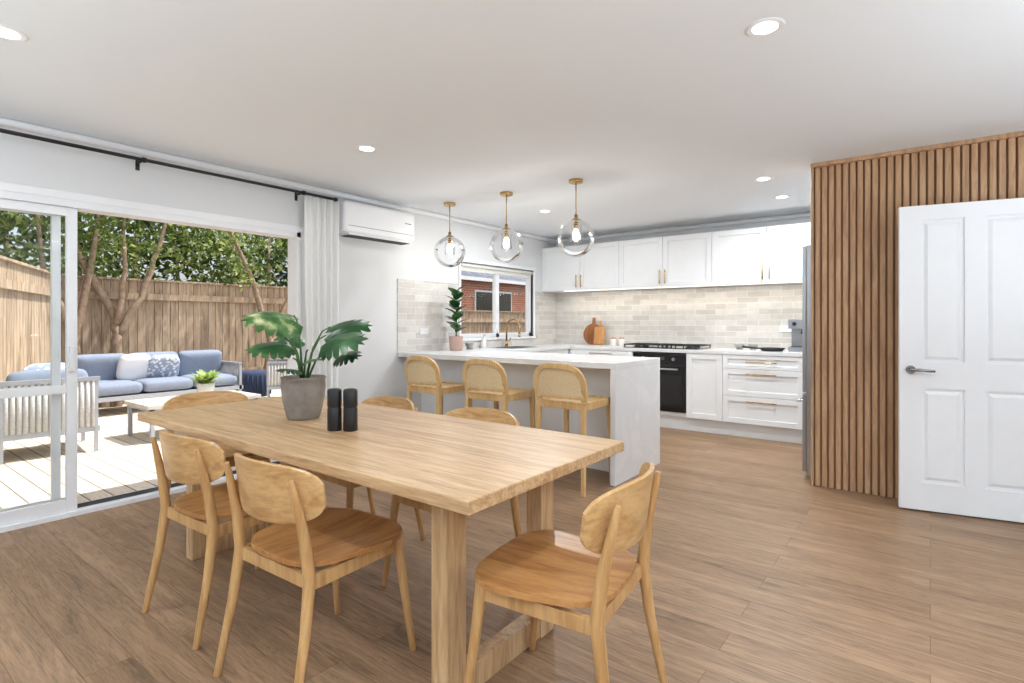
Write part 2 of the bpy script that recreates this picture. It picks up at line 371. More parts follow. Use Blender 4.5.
b.cyl((XL-.005,WY0+.02,WZ1-.035),(XL-.005,WY1-.02,WZ1-.035),.02,.02,'linen'); b.box(XL-.018,XL-.014,WY0+.03,WY1-.03,WZ1-.10,WZ1-.04,'linen'); b.done(bevel=.003)
# sliding door
b=B('sliding_door')
fx0,fx1=XL-.13,XL+.015
b.box(fx0,fx1,DY0,DY0+.045,0,DZ,'alu'); b.box(fx0,fx1,DY1-.04,DY1,0,DZ,'alu'); b.box(fx0,fx1,DY0,DY1,DZ-.045,DZ,'alu'); b.box(fx0-.03,fx1,DY0,DY1,-.01,.03,'alu')
b.box(XL-.05,XL-.045,DY0,DY1,.03,.045,'gap'); b.box(XL-.10,XL-.095,DY0,DY1,.03,.045,'gap')
def dpanel(xc,ya,yb,w=.07,wb=None):
    t=.018; wb=wb or w
    b.box(xc-t,xc+t,ya,ya+w,.03,DZ-.045,'alu'); b.box(xc-t,xc+t,yb-wb,yb,.03,DZ-.045,'alu')
    b.box(xc-t,xc+t,ya+w,yb-wb,.03,.11,'alu'); b.box(xc-t,xc+t,ya+w,yb-wb,DZ-.10,DZ-.045,'alu'); b.box(xc-t,xc+t,ya+w,yb-wb,.78,.83,'alu')
    b.box(xc-.003,xc+.003,ya+w,yb-wb,.11,DZ-.10,'glass')
dpanel(XL-.025,-.15,1.09,.07,.055); dpanel(XL-.085,-.25,1.02,.045); 
b.box(XL-.007,XL+.02,1.045,1.07,.92,1.08,'alu'); b.done(bevel=.003)
b=B('trim_3'); b.box(XL,XL+.015,DY1,DY1+.05,0,DZ+.05,'trim'); b.box(XL,XL+.015,DY0-.055,DY1,DZ,DZ+.05,'trim'); b.done(bevel=.003)
# curtain + rod
b=B('curtain_rod')
b.cyl((-4.2,-1.3,2.32),(-4.2,2.9,2.32),.012,.012,'black')
for yy in (-.9,1.42,2.6): 
    b.cyl((XL,yy,2.32),(-4.2,yy,2.32),.008,.008,'black'); b.box(XL,XL+.006,yy-.012,yy+.012,2.27,2.35,'black'); b.cyl((-4.2,yy-.012,2.32),(-4.2,yy+.012,2.32),.018,.018,'black')
b.lathe([(0,-.02),(.02,-.012),(.022,.008),(0,.02)],(-4.2,2.91,2.32),'black',16); b.done()
b=B('curtain')
def cf(u,v):
    z=.02+(v+1)/2*2.275; k=.75+.25*(1-(v+1)/2)
    y=2.765+u*.165*(.92+.08*math.sin(1.5*v)); x=-4.175+.024*k*math.sin(u*15+.5*math.sin(v*2))+.006*math.sin(u*31)
    return (x,y,z)
b.sheet(cf,110,24,.002,'curtain',nrm=lambda u,v:(1,0,0)); 
b.done()
# AC
b=B('air_conditioner')
b.box(XL,XL+.2,2.96,3.79,2.03,2.32,'trim'); ob=b.done(bevel=.035,seg=4)
b=B('louvre'); b.box(XL+.03,XL+.19,3.0,3.75,2.018,2.032,'alu'); b.box(XL+.05,XL+.17,3.02,3.73,2.012,2.02,'gap')
b.box(XL+.199,XL+.203,2.99,3.76,2.095,2.098,'gap'); b.box(XL+.2,XL+.203,3.65,3.73,2.2,2.206,'gap')
l=b.done(); l.parent=ob
# ------------------------------------------------------------------ internal door
b=B('door_1')
W,HT,T=.78,1.985,.040
st=.115; ms=.05; dp=.012
b.box(0,W,-T/2+dp,T/2-dp,.012,HT,'trim')
for side in (-1,1):
    yf=side*T/2; yi=side*(T/2-dp)
    ya,yb=min(yf,yi),max(yf,yi)
    b.box(0,st,ya,yb,.012,HT,'trim'); b.box(W-st,W,ya,yb,.012,HT,'trim')
    for za,zb in ((.012,.19),(.80,.97),(1.89,HT)): b.box(st,W-st,ya,yb,za,zb,'trim')
    for za,zb in ((.19,.80),(.97,1.89)): b.box(W/2-ms,W/2+ms,ya,yb,za,zb,'trim')
    for xa,xb in ((st,W/2-ms),(W/2+ms,W-st)):
        for za,zb in ((.19,.80),(.97,1.89)):
            b.frust(xa+.018,xb-.018,za+.018,zb-.018,yi,side*(T/2-.002),.020,'trim')
door=b.done(loc=(-.165,4.425,0),rz=math.radians(11))
b=B('door_handle')
for sg in (-1,1):
    yy=sg*T/2
    b.cyl((.06,yy,.92),(.06,yy+sg*.01,.92),.027,.027,'chrome',24); b.cyl((.06,yy,.92),(.06,yy+sg*.05,.92),.01,.01,'chrome')
    b.tube([(.055,yy+sg*.05,.92),(.10,yy+sg*.052,.922),(.15,yy+sg*.05,.918),(.18,yy+sg*.045,.915)],[.011,.01,.009,.008],'chrome')
h=b.done(); h.parent=door

# ------------------------------------------------------------------ kitchen joinery
def shaker(b,x0,x1,z0,z1,y,mat='cab',fr=.06,horiz=True):
    g=.002; x0+=g;x1-=g;z0+=g;z1-=g; f=min(fr,(z1-z0)*.28)
    b.box(x0,x1,y-.008,y,z0,z1,mat)
    b.box(x0,x0+fr,y-.022,y-.006,z0,z1,mat); b.box(x1-fr,x1,y-.022,y-.006,z0,z1,mat)
    b.box(x0+fr,x1-fr,y-.022,y-.006,z0,z0+f,mat); b.box(x0+fr,x1-fr,y-.022,y-.006,z1-f,z1,mat)
def bar(b,p0,p1,out,mat='brass',r=.006):
    p0=Vector(p0);p1=Vector(p1);o=Vector(out)
    b.tube([p0+o,p1+o],r,mat,10); d=(p1-p0).normalized()*.02
    b.cyl(p0+d,p0+d+o,r*.8,r*.8,mat,8); b.cyl(p1-d,p1-d+o,r*.8,r*.8,mat,8)
YU=6.36
b=B('upper_cabinets')
b.box(XL+.001,-.085,YU,YB-.001,1.655,2.26,'cab')
bx=[XL+.002,-3.72,-3.14,-2.56,-1.98,-1.40,-.82,-.24]
for i in range(len(bx)-1): shaker(b,bx[i],bx[i+1],1.655,2.26,YU)
for c in (-3.72,-2.56,-1.40):
    for s in (-.035,.035): bar(b,(c+s,YU-.02,1.69),(c+s,YU-.02,1.86),(0,-.028,0))
b.box(-4.0,-.3,YU+.05,YU+.06,1.650,1.655,'strip')
b.done(bevel=.002,seg=1)
YF=6.12
b=B('base_cabinets_back')
for xa,xb in ((XL+.002,-2.84),(-2.19,-.085)):
    b.box(xa,xb,YF,YB-.001,.15,.879,'cab')
b.box(-2.84,-2.19,YF,YB-.001,.15,.195,'cab')
b.box(XL+.002,-.085,YF+.03,YB-.001,0,.15,'kick')
shaker(b,-3.72,-3.28,.15,.879,YF); shaker(b,-3.28,-2.84,.15,.879,YF)
shaker(b,-2.19,-1.79,.15,.879,YF)
for xa,xb in ((-1.79,-1.0),(-1.0,-.1)):
    for za,zb in ((.73,.879),(.44,.73),(.15,.44)):
        shaker(b,xa,xb,za,zb,YF,fr=.055)
        z=zb-.05 if zb<.8 else (za+zb)/2; xc=(xa+xb)/2; bar(b,(xc-.15,YF-.02,z),(xc+.15,YF-.02,z),(0,-.028,0))
bar(b,(-3.42,YF-.02,.84),(-3.10,YF-.02,.84),(0,-.028,0))
b.done(bevel=.002,seg=1)
b=B('base_cabinets_left')
b.box(XL+.002,-3.74,4.575,YF-.03,.15,.879,'cab'); b.box(XL+.002,-3.79,4.575,YF-.03,0,.15,'kick')
for k in range(3):
    ya=4.6+k*.49; b.box(-3.74,-3.72,ya,ya+.485,.152,.878,'cab')
b.done(bevel=.002,seg=1)
b=B('benchtop')
b.box(XL+.013,-.085,YF-.03,YB-.013,.88,.92,'stone'); b.box(XL+.013,-3.70,4.573,YF-.03,.88,.92,'stone'); b.done(bevel=.003)
b=B('sink'); b.box(-4.22,-3.82,5.05,5.6,.920,.923,'steel'); b.box(-4.19,-3.85,5.08,5.57,.9232,.924,'gap'); b.done()
b=B('kitchen_peninsula')
PX=-1.87; PY0,PY1=3.72,4.57
b.box(XL+.014,PX,PY0,PY1,.875,.92,'stone'); b.box(PX-.045,PX,PY0,PY1,0,.875,'stone')
b.box(XL+.002,PX-.045,4.05,PY1-.03,.0,.875,'cab'); b.done(bevel=.003)
# oven + cooktop
b=B('oven')
b.box(-2.835,-2.195,YF+.0,YF+.5,.20,.875,'black'); b.box(-2.83,-2.20,YF-.022,YF,.20,.87,'black')
b.box(-2.82,-2.21,YF-.03,YF-.022,.21,.73,'bglass'); b.box(-2.82,-2.21,YF-.03,YF-.022,.75,.86,'bglass')
b.tube([(-2.76,YF-.065,.69),(-2.27,YF-.065,.69)],.011,'steel'); b.cyl((-2.74,YF-.03,.69),(-2.74,YF-.065,.69),.007,.007,'steel'); b.cyl((-2.29,YF-.03,.69),(-2.29,YF-.065,.69),.007,.007,'steel')
for k in (-2.7,-2.33): b.cyl((k,YF-.03,.805),(k,YF-.05,.805),.02,.018,'steel')
b.box(-2.59,-2.44,YF-.031,YF-.03,.79,.825,'gap'); b.box(-2.79,-2.24,YF-.031,YF-.0295,.28,.62,'black'); b.done(bevel=.003)
b=B('gas_cooktop')
cx,cy=-2.52,6.36; b.box(cx-.45,cx+.45,cy-.24,cy+.24,.92,.93,'bglass')
for dx in (-.32,-.0,.32):
    b.box(cx+dx-.14,cx+dx+.14,cy-.005,cy+.005,.953,.965,'black'); 
    for yy in (-.2,-.1,.1,.2): b.box(cx+dx-.14,cx+dx+.14,cy+yy-.006,cy+yy+.006,.953,.965,'black')
    for xx in (-.14,0,.14): b.box(cx+dx+xx-.006,cx+dx+xx+.006,cy-.2,cy+.2,.953,.965,'black')
    for xx in (-.134,.134):
        for yy in (-.194,.194): b.box(cx+dx+xx-.006,cx+dx+xx+.006,cy+yy-.006,cy+yy+.006,.93,.953,'black')
    for yy in ((-.11,.11) if dx else (0,)): b.lathe([(0,.018),(.035,.018),(.045,.008),(.05,0)],(cx+dx,cy+yy,.93),'black',20)
for k in range(5): b.cyl((cx-.12+k*.06,cy-.215,.93),(cx-.12+k*.06,cy-.215,.955),.014,.012,'steel',14)
b.done()
# fridge faces -X
b=B('refrigerator')
b.box(-.77,-.12,4.80,5.52,.03,1.83,'steel'); b.box(-.80,-.77,4.803,5.155,.68,1.825,'steel'); b.box(-.80,-.77,5.165,5.517,.68,1.825,'steel'); b.box(-.80,-.77,4.803,5.517,.06,.665,'steel')
for yy in (5.12,5.2): bar(b,(-.80,yy,.85),(-.80,yy,1.5),(-.04,0,0),'steel',.01)
bar(b,(-.80,4.88,.60),(-.80,5.44,.60),(-.04,0,0),'steel',.01)
for yy in (4.86,5.46): b.cyl((-.7,yy,0),(-.7,yy,.03),.02,.02,'black'); b.cyl((-.2,yy,0),(-.2,yy,.03),.02,.02,'black')
b.done(bevel=.006)
# tapware
b=B('kitchen_faucet')
fx,fy=-4.16,5.33
b.cyl((fx,fy,.9235),(fx,fy,.935),.028,.026,'brass'); b.cyl((fx,fy,.93),(fx,fy,1.0),.019,.017,'brass')
pts=[(fx,fy,1.0),(fx,fy,1.16)]+[(fx+.1-.1*math.cos(a),fy,1.16+.1*math.sin(a)) for a in [math.pi*k/10 for k in range(1,11)]]+[(fx+.2,fy,1.09)]
b.tube(pts,.011,'brass'); b.cyl((fx+.2,fy,1.09),(fx+.2,fy,1.05),.014,.014,'brass'); b.tube([(fx,fy,.98),(fx,fy+.06,1.0),(fx,fy+.08,1.03)],.007,'brass'); b.done()
# bench items
b=B('round_chopping_board')
t=Matrix.Rotation(math.radians(-10),4,'X')
b.lathe([(0,-.01),(.14,-.01),(.145,0),(.14,.01),(0,.01)],(-3.66,6.60,1.068),'board1',40,mtx=t@Matrix.Rotation(math.pi/2,4,'X'))
b.tube([Vector((-3.66,6.626,1.20)),Vector((-3.66,6.642,1.29))],[1,1],'board1',flat=(.02,.01),up=(1,0,0)); b.done(bevel=.002)
b=B('paddle_board')
t=Matrix.Translation((-3.54,6.55,.924))@Matrix.Rotation(math.radians(-10),4,'X')
b.box(-.08,.08,-.009,.009,.003,.24,'board2',t); b.box(-.018,.018,-.009,.009,.24,.33,'board2',t); b.done(bevel=.008,seg=3)
b=B('storage_jar'); b.lathe([(0,0),(.035,0),(.04,.01),(.04,.08),(.034,.09),(0,.09)],(0,0,0),'white_cer',24); b.cyl((0,0,.09),(0,0,.105),.036,.036,'board2'); j=b.done(loc=(-3.32,6.55,.92))
dup(j,(-3.22,6.58,.92))
b=B('ceramic_bowl'); b.lathe([(0,0),(.03,0),(.045,.03),(.055,.06),(.05,.06),(.04,.03),(0,.012)],(0,0,0),'grey_cer',24); bo=b.done(loc=(-1.72,6.5,.92)); dup(bo,(-1.58,6.52,.92))
b=B('espresso_machine')
c=(-1.04,6.45)
b.box(c[0]-.14,c[0]+.14,c[1]-.16,c[1]+.16,.92,.97,'steel'); b.box(c[0]-.14,c[0]+.14,c[1]+.02,c[1]+.16,.97,1.2,'steel'); b.box(c[0]-.14,c[0]+.14,c[1]-.16,c[1]+.16,1.16,1.26,'steel')
b.cyl((c[0],c[1]-.08,1.17),(c[0],c[1]-.08,1.12),.032,.03,'chrome'); b.tube([(c[0],c[1]-.08,1.13),(c[0],c[1]-.22,1.12)],.012,'black')
b.box(c[0]-.12,c[0]+.12,c[1]-.15,c[1],.97,.976,'black'); b.cyl((c[0]-.08,c[1]-.16,1.21),(c[0]-.08,c[1]-.175,1.21),.02,.02,'black'); b.done(bevel=.008)
b=B('frying_pan'); b.lathe([(0,.0),(.10,0),(.13,.035),(.125,.035),(.1,.006),(0,.006)],(-1.34,6.32,.92),'black',28); b.tube([(-1.45,6.26,.95),(-1.6,6.17,.965)],[.008,.011],'black'); b.done()
b=B('power_outlet'); b.box(XL+.012,XL+.02,4.02,4.14,1.10,1.17,'trim'); b.box(XL+.02,XL+.023,4.04,4.06,1.13,1.15,'alu'); b.done(bevel=.003)
b=B('power_outlet'); b.box(-1.34,-1.22,YB-.02,YB-.012,1.12,1.19,'trim'); b.box(-1.32,-1.30,YB-.023,YB-.02,1.14,1.16,'alu'); b.done(bevel=.003)

def leaf(b,base,d,nrm,Ln,Wd,mat,droop=.25,n=6):
    d=Vector(d).normalized(); nrm=Vector(nrm); nrm=(nrm-d*nrm.dot(d)).normalized(); s=d.cross(nrm); mi=b.mi(mat); base=Vector(base)
    prev=None
    for i in range(n+1):
        t=i/n; w=Wd*math.sin(math.pi*min(1,(t*.93+.05)))**.7*.5; c=base+d*(Ln*t)-nrm*(droop*Ln*t*t)
        row=[b.bm.verts.new(c-s*w+nrm*.12*w),b.bm.verts.new(c-nrm*.08*w),b.bm.verts.new(c+s*w+nrm*.12*w)]
        if prev:
            for k in range(2): b.face([prev[k],prev[k+1],row[k+1],row[k]],mi,True)
        prev=row
b=B('potted_fiddle_leaf_fig')
px,py=-4.10,4.36
b.lathe([(0,0),(.06,0),(.068,.01),(.078,.15),(.082,.155),(.074,.155),(.068,.13),(0,.13)],(px,py,.92),'pink_cer',28)
b.lathe([(0,.132),(.068,.13)],(px,py,.92),'soil',28)
b.tube([(px,py,1.04),(px+.01,py,1.25),(px-.005,py+.01,1.5)],[.008,.006,.004],'stem',8)
for k in range(17):
    a=k*2.4; z=1.12+k*.027; d=(math.cos(a),math.sin(a),.7+.04*k); leaf(b,(px,py,z),d,(-math.cos(a)*.5,-math.sin(a)*.5,1),.17-.003*k,.12,'fig',.3)
b.done(recalc=False)
b=B('stone_mortar'); b.lathe([(0,0),(.04,0),(.035,.02),(.055,.07),(.05,.07),(.035,.03),(0,.025)],(-4.17,4.66,.92),'grey_cer',24); b.done()
b=B('soap_bottle'); b.lathe([(0,0),(.028,0),(.03,.01),(.03,.09),(.012,.11),(.012,.13),(0,.13)],(-4.25,5.0,.92),'white_cer',20); b.tube([(-4.25,5,1.05),(-4.25,5,1.075),(-4.22,5,1.075)],.004,'brass',8); b.done()

# ------------------------------------------------------------------ pendants & downlights
b=B('pendant_light')
b.lathe([(0,0),(.06,0),(.06,-.02),(.055,-.025),(0,-.025)],(0,0,0),'brass',28)
b.cyl((0,0,-.02),(0,0,-.30),.005,.005,'brass',10)
b.lathe([(0,-.29),(.014,-.29),(.016,-.32),(.045,-.335),(.047,-.36),(0,-.36)],(0,0,0),'brass',28)
R=.155; zc=-.345-R*.92
prof=[(R*math.sin(a),zc+R*math.cos(a)) for a in [math.radians(q) for q in range(18,181,6)]]
b.lathe(prof,(0,0,0),'globe',40)
b.cyl((0,0,-.36),(0,0,-.41),.018,.018,'brass'); b.lathe([(.04,-.36),(.048,-.37),(.05,-.52)],(0,0,0),'globe',28)
b.lathe([(0,-.41),(.014,-.412),(.026,-.44),(.03,-.47),(.024,-.50),(0,-.515)],(0,0,0),'bulb',20)
pend=b.done(loc=(-3.82,3.97,ZC),recalc=False)
dup(pend,(-3.10,3.97,ZC)); dup(pend,(-2.36,3.97,ZC))
def lamp(kind,name,loc,power,size=.12,color=(1,.96,.9),rot=(0,0,0),parent=None,**k):
    l=bpy.data.lights.new(name,kind); l.energy=power; l.color=color
    if kind=='AREA': l.shape='DISK'; l.size=size
    for a,c in k.items(): setattr(l,a,c)
    o=bpy.data.objects.new(name,l); COL.objects.link(o); o.location=loc; o.rotation_euler=rot
    if parent: o.parent=parent
    return o
for i,z in enumerate([(-3.82,3.97),(-3.10,3.97),(-2.36,3.97)]):
    lamp('POINT','pendant_bulb_light',(z[0],z[1],ZC-.53),5,color=(1,.92,.82),shadow_soft_size=.03)
b=B('downlight')
b.lathe([(.048,-.002),(.062,-.004),(.07,-.006),(.075,0)],(0,0,0),'trim',32); b.lathe([(0,-.003),(.048,-.003)],(0,0,0),'led',32)
dl=[(-.53,2.376),(-3.07,2.376),(-3.02,.52),(-1.1,4.88),(-1.12,5.69),(-3.28,4.876),(-.53,.52),(-3.05,-1.3),(-.5,-1.3),(1.5,2.3),(1.5,.4)]
d0=b.done(loc=(dl[0][0],dl[0][1],ZC),recalc=False)
for p in dl[1:]: dup(d0,(p[0],p[1],ZC))
for p in dl: lamp('AREA','downlight_lamp',(p[0],p[1],ZC-.012),(20 if p[1]>4 else (5 if p[0]>1 else 8)),.1,color=(.93,.97,1))
lamp('AREA','under_cabinet_light',(-2.2,YU+.14,1.645),8,color=(1,.89,.74),shape='RECTANGLE',size=3.6,size_y=.03)
# unseen uplighters added behind the camera as bounce fill for the ceiling
b=B('fill_uplighter'); b.lathe([(0,0),(.15,0),(.15,.02),(.02,.03),(0,.03)],(0,0,0),'black',28); b.cyl((0,0,.02),(0,0,.9),.012,.012,'black'); b.lathe([(.02,.88),(.1,.92),(.2,1.02),(.195,1.02),(.09,.93),(0,.92)],(0,0,0),'trim',28)
f1=b.done(loc=(1.0,-1.1,0)); f2=dup(f1,(-2.3,-1.6,0)); f3=dup(f1,(2.0,2.3,0))
for p,w in (((1.0,-1.1),105),((-2.3,-1.6),75),((2.0,2.3),72)): lamp('AREA','fill_uplight',(p[0],p[1],1.03),w,.36,color=(.84,.93,1),rot=(math.pi,0,0))

# ------------------------------------------------------------------ dining table
TX0,TX1,TY0,TY1=-3.32,-.98,1.09,2.03
b=B('dining_table')
b.box(TX0,TX1,TY0,TY1,.710,.75,'table')
for xc in (-1.235,-3.05):
    for yc in (1.28,1.80): b.box(xc-.036,xc+.036,yc-.045,yc+.045,.0,.710,'tableleg')
    b.box(xc-.03,xc+.03,1.325,1.755,.0,.09,'tableleg'); b.box(xc-.03,xc+.03,1.325,1.755,.63,.710,'tableleg')
b.done(bevel=.004)
# dining chairs (local: faces +Y)
b=B('dining_chair')
def seatf(u,v):
    n=3.2; 
    X=u*.235; k=(1-abs(u*.985)**n)**(1/n); Y=v*.225*k+.0
    w=1+.06*v; z=.455-.014*math.cos(u*1.4)*math.cos(v*1.3)
    return (X*w,Y,z)
b.sheet(seatf,28,20,.018,'seat')
def backf(u,v):
    n=3.0; k=(1-abs(u*.985)**n)**(1/n); top=.092 if v>0 else .105
    return (u*.25, -.275+.085*u*u-.14*(v*top*k), .693+v*top*k)
def backn(u,v):
    return Vector((-.62*u,1,.14)).normalized()
b.sheet(backf,32,16,.014,'back',nrm=backn)
for s in (-1,1):
    b.tube([(s*.225,-.285,0),(s*.214,-.235,.25),(s*.205,-.212,.43),(s*.200,-.228,.56),(s*.196,-.249,.66),(s*.194,-.260,.71),(s*.193,-.268,.743)],[.012,.017,.020,.018,.014,.011,.008],'chair',14)
    b.tube([(s*.225,.215,0),(s*.205,.185,.25),(s*.190,.165,.443)],[.012,.016,.020],'chair',14)
    b.tube([(s*.204,-.205,.41),(s*.192,.165,.41)],1,'chair',flat=(.022,.009))
b.tube([(-.192,.168,.41),(.192,.168,.41)],1,'chair',flat=(.022,.009)); b.tube([(-.204,-.205,.41),(.204,-.205,.41)],1,'chair',flat=(.022,.009))
ch=b.done(loc=(-1.755,1.18,0),rz=math.radians(2),bevel=.003)
dup(ch,(-2.43,1.19,0),math.radians(2))
dup(ch,(-.945,1.48,0),math.radians(97))
dup(ch,(-1.80,1.88,0),math.radians(180)); dup(ch,(-2.52,1.88,0),math.radians(178))
dup(ch,(-3.40,1.56,0),math.radians(-92))
# grinders
b=B('pepper_grinder')
b.lathe([(0,0),(.029,0),(.031,.004),(.031,.095),(.029,.10),(.029,.106),(.031,.11),(.031,.175),(.027,.183),(.012,.186),(0,.186)],(0,0,0),'black',28)
g=b.done(loc=(-2.10,1.45,.75)); dup(g,(-2.04,1.49,.75))
# ------------------------------------------------------------------ monstera
b=B('potted_monstera')
pc=Vector((-2.49,1.54,.75))
b.lathe([(0,0),(.072,0),(.079,.008),(.100,.10),(.106,.16),(.103,.195),(.108,.20),(.106,.208),(.095,.208),(.092,.18),(0,.178)],pc,'concrete',40)
b.lathe([(0,.181),(.093,.18)],pc,'soil',32)
RV=Vector((.794,.607,0)); FV=Vector((-.607,.794,0)); UP=Vector((0,0,1))
def monstera(b,base,d,nrm,Ln,mat):
    d=d.normalized(); nrm=(nrm-d*nrm.dot(d)).normalized(); s=d.cross(nrm); mi=b.mi(mat)
    def P(x,y): 
        q=(x*x*.9+(y-.15)*(y-.15)*.35)/Ln
        return b.bm.verts.new(base+s*x+d*y-nrm*q)
    nl=6; Wm=Ln*.48
    ys=[-.16,.0,.18,.36,.55,.74,.93]
    for side in (-1,1):
        mid=[P(0,max(0,ys[i])*Ln) for i in range(nl+1)]
        prof=[.25,.62,.62,.56,.46,.32,.10]
        inner=[P(side*Wm*prof[i]*1.0,ys[i]*Ln+ (0 if i else -.02*Ln)) for i in range(nl+1)]
        for i in range(nl):
            if i==0: b.face([mid[0],mid[1],inner[1],inner[0]],mi,True)
            else: b.face([mid[i],mid[i+1],inner[i+1],inner[i]],mi,True)
            wo=[.86,1.0,1.0,.92,.74,.45][i]*Wm; y0,y1=ys[i]*Ln,ys[i+1]*Ln; g=(y1-y0)
            up=.10*Ln
            o0=P(side*wo*.88,y0+g*.16+up*.6); o1=P(side*wo,y0+g*.5+up); o2=P(side*wo*.86,y0+g*.84+up*1.05)
            i0=inner[i]; i1=inner[i+1]
            b.face([i0,i1,o2,o1,o0],mi,True)
    a=P(-Wm*.10,.93*Ln); c=P(Wm*.10,.93*Ln); t=P(0,1.06*Ln); m=P(0,.93*Ln); b.face([a,m,t],mi,True); b.face([m,c,t],mi,True)
top=pc+Vector((0,0,.185))
LV=[(-.04,.02,.33,(-1,.6,-.1),.23,'monv'),(-.07,.07,.22,(-.75,.8,-.45),.18,'monst'),(.13,.05,.23,(1,.5,-.15),.23,'monst'),(.12,-.04,.27,(.9,-.2,.05),.20,'monst'),
    (.05,.08,.16,(.45,.9,-.45),.13,'monst'),(-.10,-.05,.22,(-.6,-.8,.15),.15,'monst'),(-.02,.08,.12,(-.35,.8,-.5),.11,'monst'),(.18,.02,.17,(.9,.6,-.4),.15,'monst')]
for a,c,u,dd,sz,mt in LV:
    base=top+RV*a-FV*c+UP*u
    d=RV*dd[0]-FV*dd[1]+UP*dd[2]
    b.tube([top+RV*a*.1-FV*c*.1,top+RV*a*.35-FV*c*.35+UP*u*.6,top+RV*a*.7-FV*c*.7+UP*u*.92,base],[.006,.005,.004,.0035],'stem',8)
    monstera(b,base,d,UP*1.0-FV*.95,sz,mt)
b.done(recalc=False)

# ------------------------------------------------------------------ bar stools
b=B('bar_stool')
for s in (-1,1):
    b.tube([(s*.20,-.215,0),(s*.19,-.195,.64)],[.75,1],'stool',flat=(.018,.018)); b.tube([(s*.20,.215,0),(s*.19,.19,.64)],[.75,1],'stool',flat=(.018,.018))
    b.tube([(s*.197,-.21,.30),(s*.197,.21,.30)],1,'stool',flat=(.012,.009)); b.tube([(s*.19,-.19,.625),(s*.19,.19,.625)],1,'stool',flat=(.024,.018))
for y in (-.19,.19): b.tube([(-.19,y,.625),(.19,y,.625)],1,'stool',flat=(.024,.018))
b.tube([(-.197,.21,.22),(.197,.21,.22)],1,'stool',flat=(.014,.01)); b.tube([(-.197,-.21,.35),(.197,-.21,.35)],1,'stool',flat=(.012,.009))
b.box(-.18,.18,-.18,.18,.635,.648,'cane'); 
for y in (-.19,.19): b.box(-.21,.21,y-.022,y+.022,.645,.658,'stool')
for x in (-.19,.19): b.box(x-.022,x+.022,-.17,.17,.645,.658,'stool')
def archp(q,k=1.0):
    x=.205*k*math.copysign(abs(math.cos(q))**.6,math.cos(q)); z=.745+.17*k*abs(math.sin(q))**.85
    return x,z
path=[]
for i in range(25):
    x,z=archp(math.pi*i/24); path.append((x,-.20-.035*(1-(x/.21)**2)-(z-.65)*.10,z))
path=[(.19,-.19,.655),(.20,-.195,.70)]+path+[(-.20,-.195,.70),(-.19,-.19,.655)]
b.tube(path,1,'stool',flat=(.013,.021),up=(0,1,0))
def caneb(u,v):
    x=u*.19; q=math.acos(max(-1,min(1,math.copysign(abs(x/.205)**(1/.6),x)))); zt=archp(q)[1]-.008; z0=.69; z=z0+(v+1)/2*(zt-z0)
    return (x,-.20-.035*(1-(x/.21)**2)-(z-.65)*.10,z)
b.sheet(caneb,20,8,.006,'cane',nrm=lambda u,v:(0,1,0))
b.tube([(-.195,-.205,.69),(0,-.238,.69),(.195,-.205,.69)],1,'stool',flat=(.014,.01))
st=b.done(loc=(-2.14,3.58,0),bevel=.003)
dup(st,(-2.86,3.58,0),.03); dup(st,(-3.57,3.58,0),-.02)

# ------------------------------------------------------------------ outdoors
b=B('ground'); b.box(-40,XL-.13,-20,40,-.5,-.32,'ground'); b.done()
b=B('deck_floor'); b.box(-9.8,XL-.165,-4,9,-.14,-.03,'deck'); b.done()
def fence(name,p0,p1,h,pitch=.118):
    b=B(name); p0=Vector(p0);p1=Vector(p1); d=(p1-p0); Ln=d.length; ang=math.atan2(d.y,d.x); R=Matrix.Translation(p0)@Matrix.Rotation(ang,4,'Z')
    x=0
    while x<Ln:
        z=h+random.uniform(-.008,.008); b.box(x,x+pitch-.008,-.012+random.uniform(-.003,.003),.010,-.3,z,'fence',R); x+=pitch
    b.box(0,Ln,.012,.06,.3,.4,'fence',R); b.box(0,Ln,.012,.06,h-.3,h-.2,'fence',R); b.box(0,Ln,-.03,.05,h,h+.03,'fence',R)
    return b.done()
fence('timber_fence',(-9.92,8.8,0),(-9.92,2.2,0),1.88)
fence('timber_fence',(-9.92,18,0),(-9.92,8.82,0),1.52)
fence('timber_fence',(-9.9,2.25,0),(-5.2,.2,0),1.88)
# sofa
b=B('outdoor_sofa')
W=2.1
b.box(-W/2,W/2,-.38,.38,.20,.26,'frameg')
for x in (-W/2+.04,W/2-.04):
    for y in (-.36,.36): b.box(x-.02,x+.02,y-.02,y+.02,0,.60 if y>0 else .70,'frameg')
    b.box(x-.025,x+.025,-.38,.38,.59,.62,'frameg')
    for k in range(14): b.cyl((x,-.33+k*.05,.26),(x,-.33+k*.05,.59),.016,.016,'rope',6)
b.box(-W/2,W/2,-.39,-.35,.66,.70,'frameg')
for k in range(38): b.cyl((-W/2+.06+k*.053,-.37,.26),(-W/2+.06+k*.053,-.37,.66),.013,.013,'rope',6)
for k in (-1,0,1):
    b.pillow((k*.655,.04,.35),(.66,.70,.19),'blue',e=.2); 
    b.pillow((k*.655,-.24,.60),(.65,.42,.20),'blue',Matrix.Rotation(math.radians(78),4,'X'),e=.25)
b.pillow((.30,-.08,.60),(.42,.42,.16),'pillow',Matrix.Rotation(math.radians(8),4,'Z')@Matrix.Rotation(math.radians(68),4,'X'),e=.5)
b.pillow((-.06,-.04,.58),(.42,.42,.15),'pattern',Matrix.Rotation(math.radians(-10),4,'Z')@Matrix.Rotation(math.radians(62),4,'X'),e=.5)
b.done(loc=(-9.05,3.26,-.03),rz=math.radians(-90))
b=B('outdoor_armchair')
W=.74
b.box(-W/2,W/2,-.34,.36,.20,.25,'frameg')
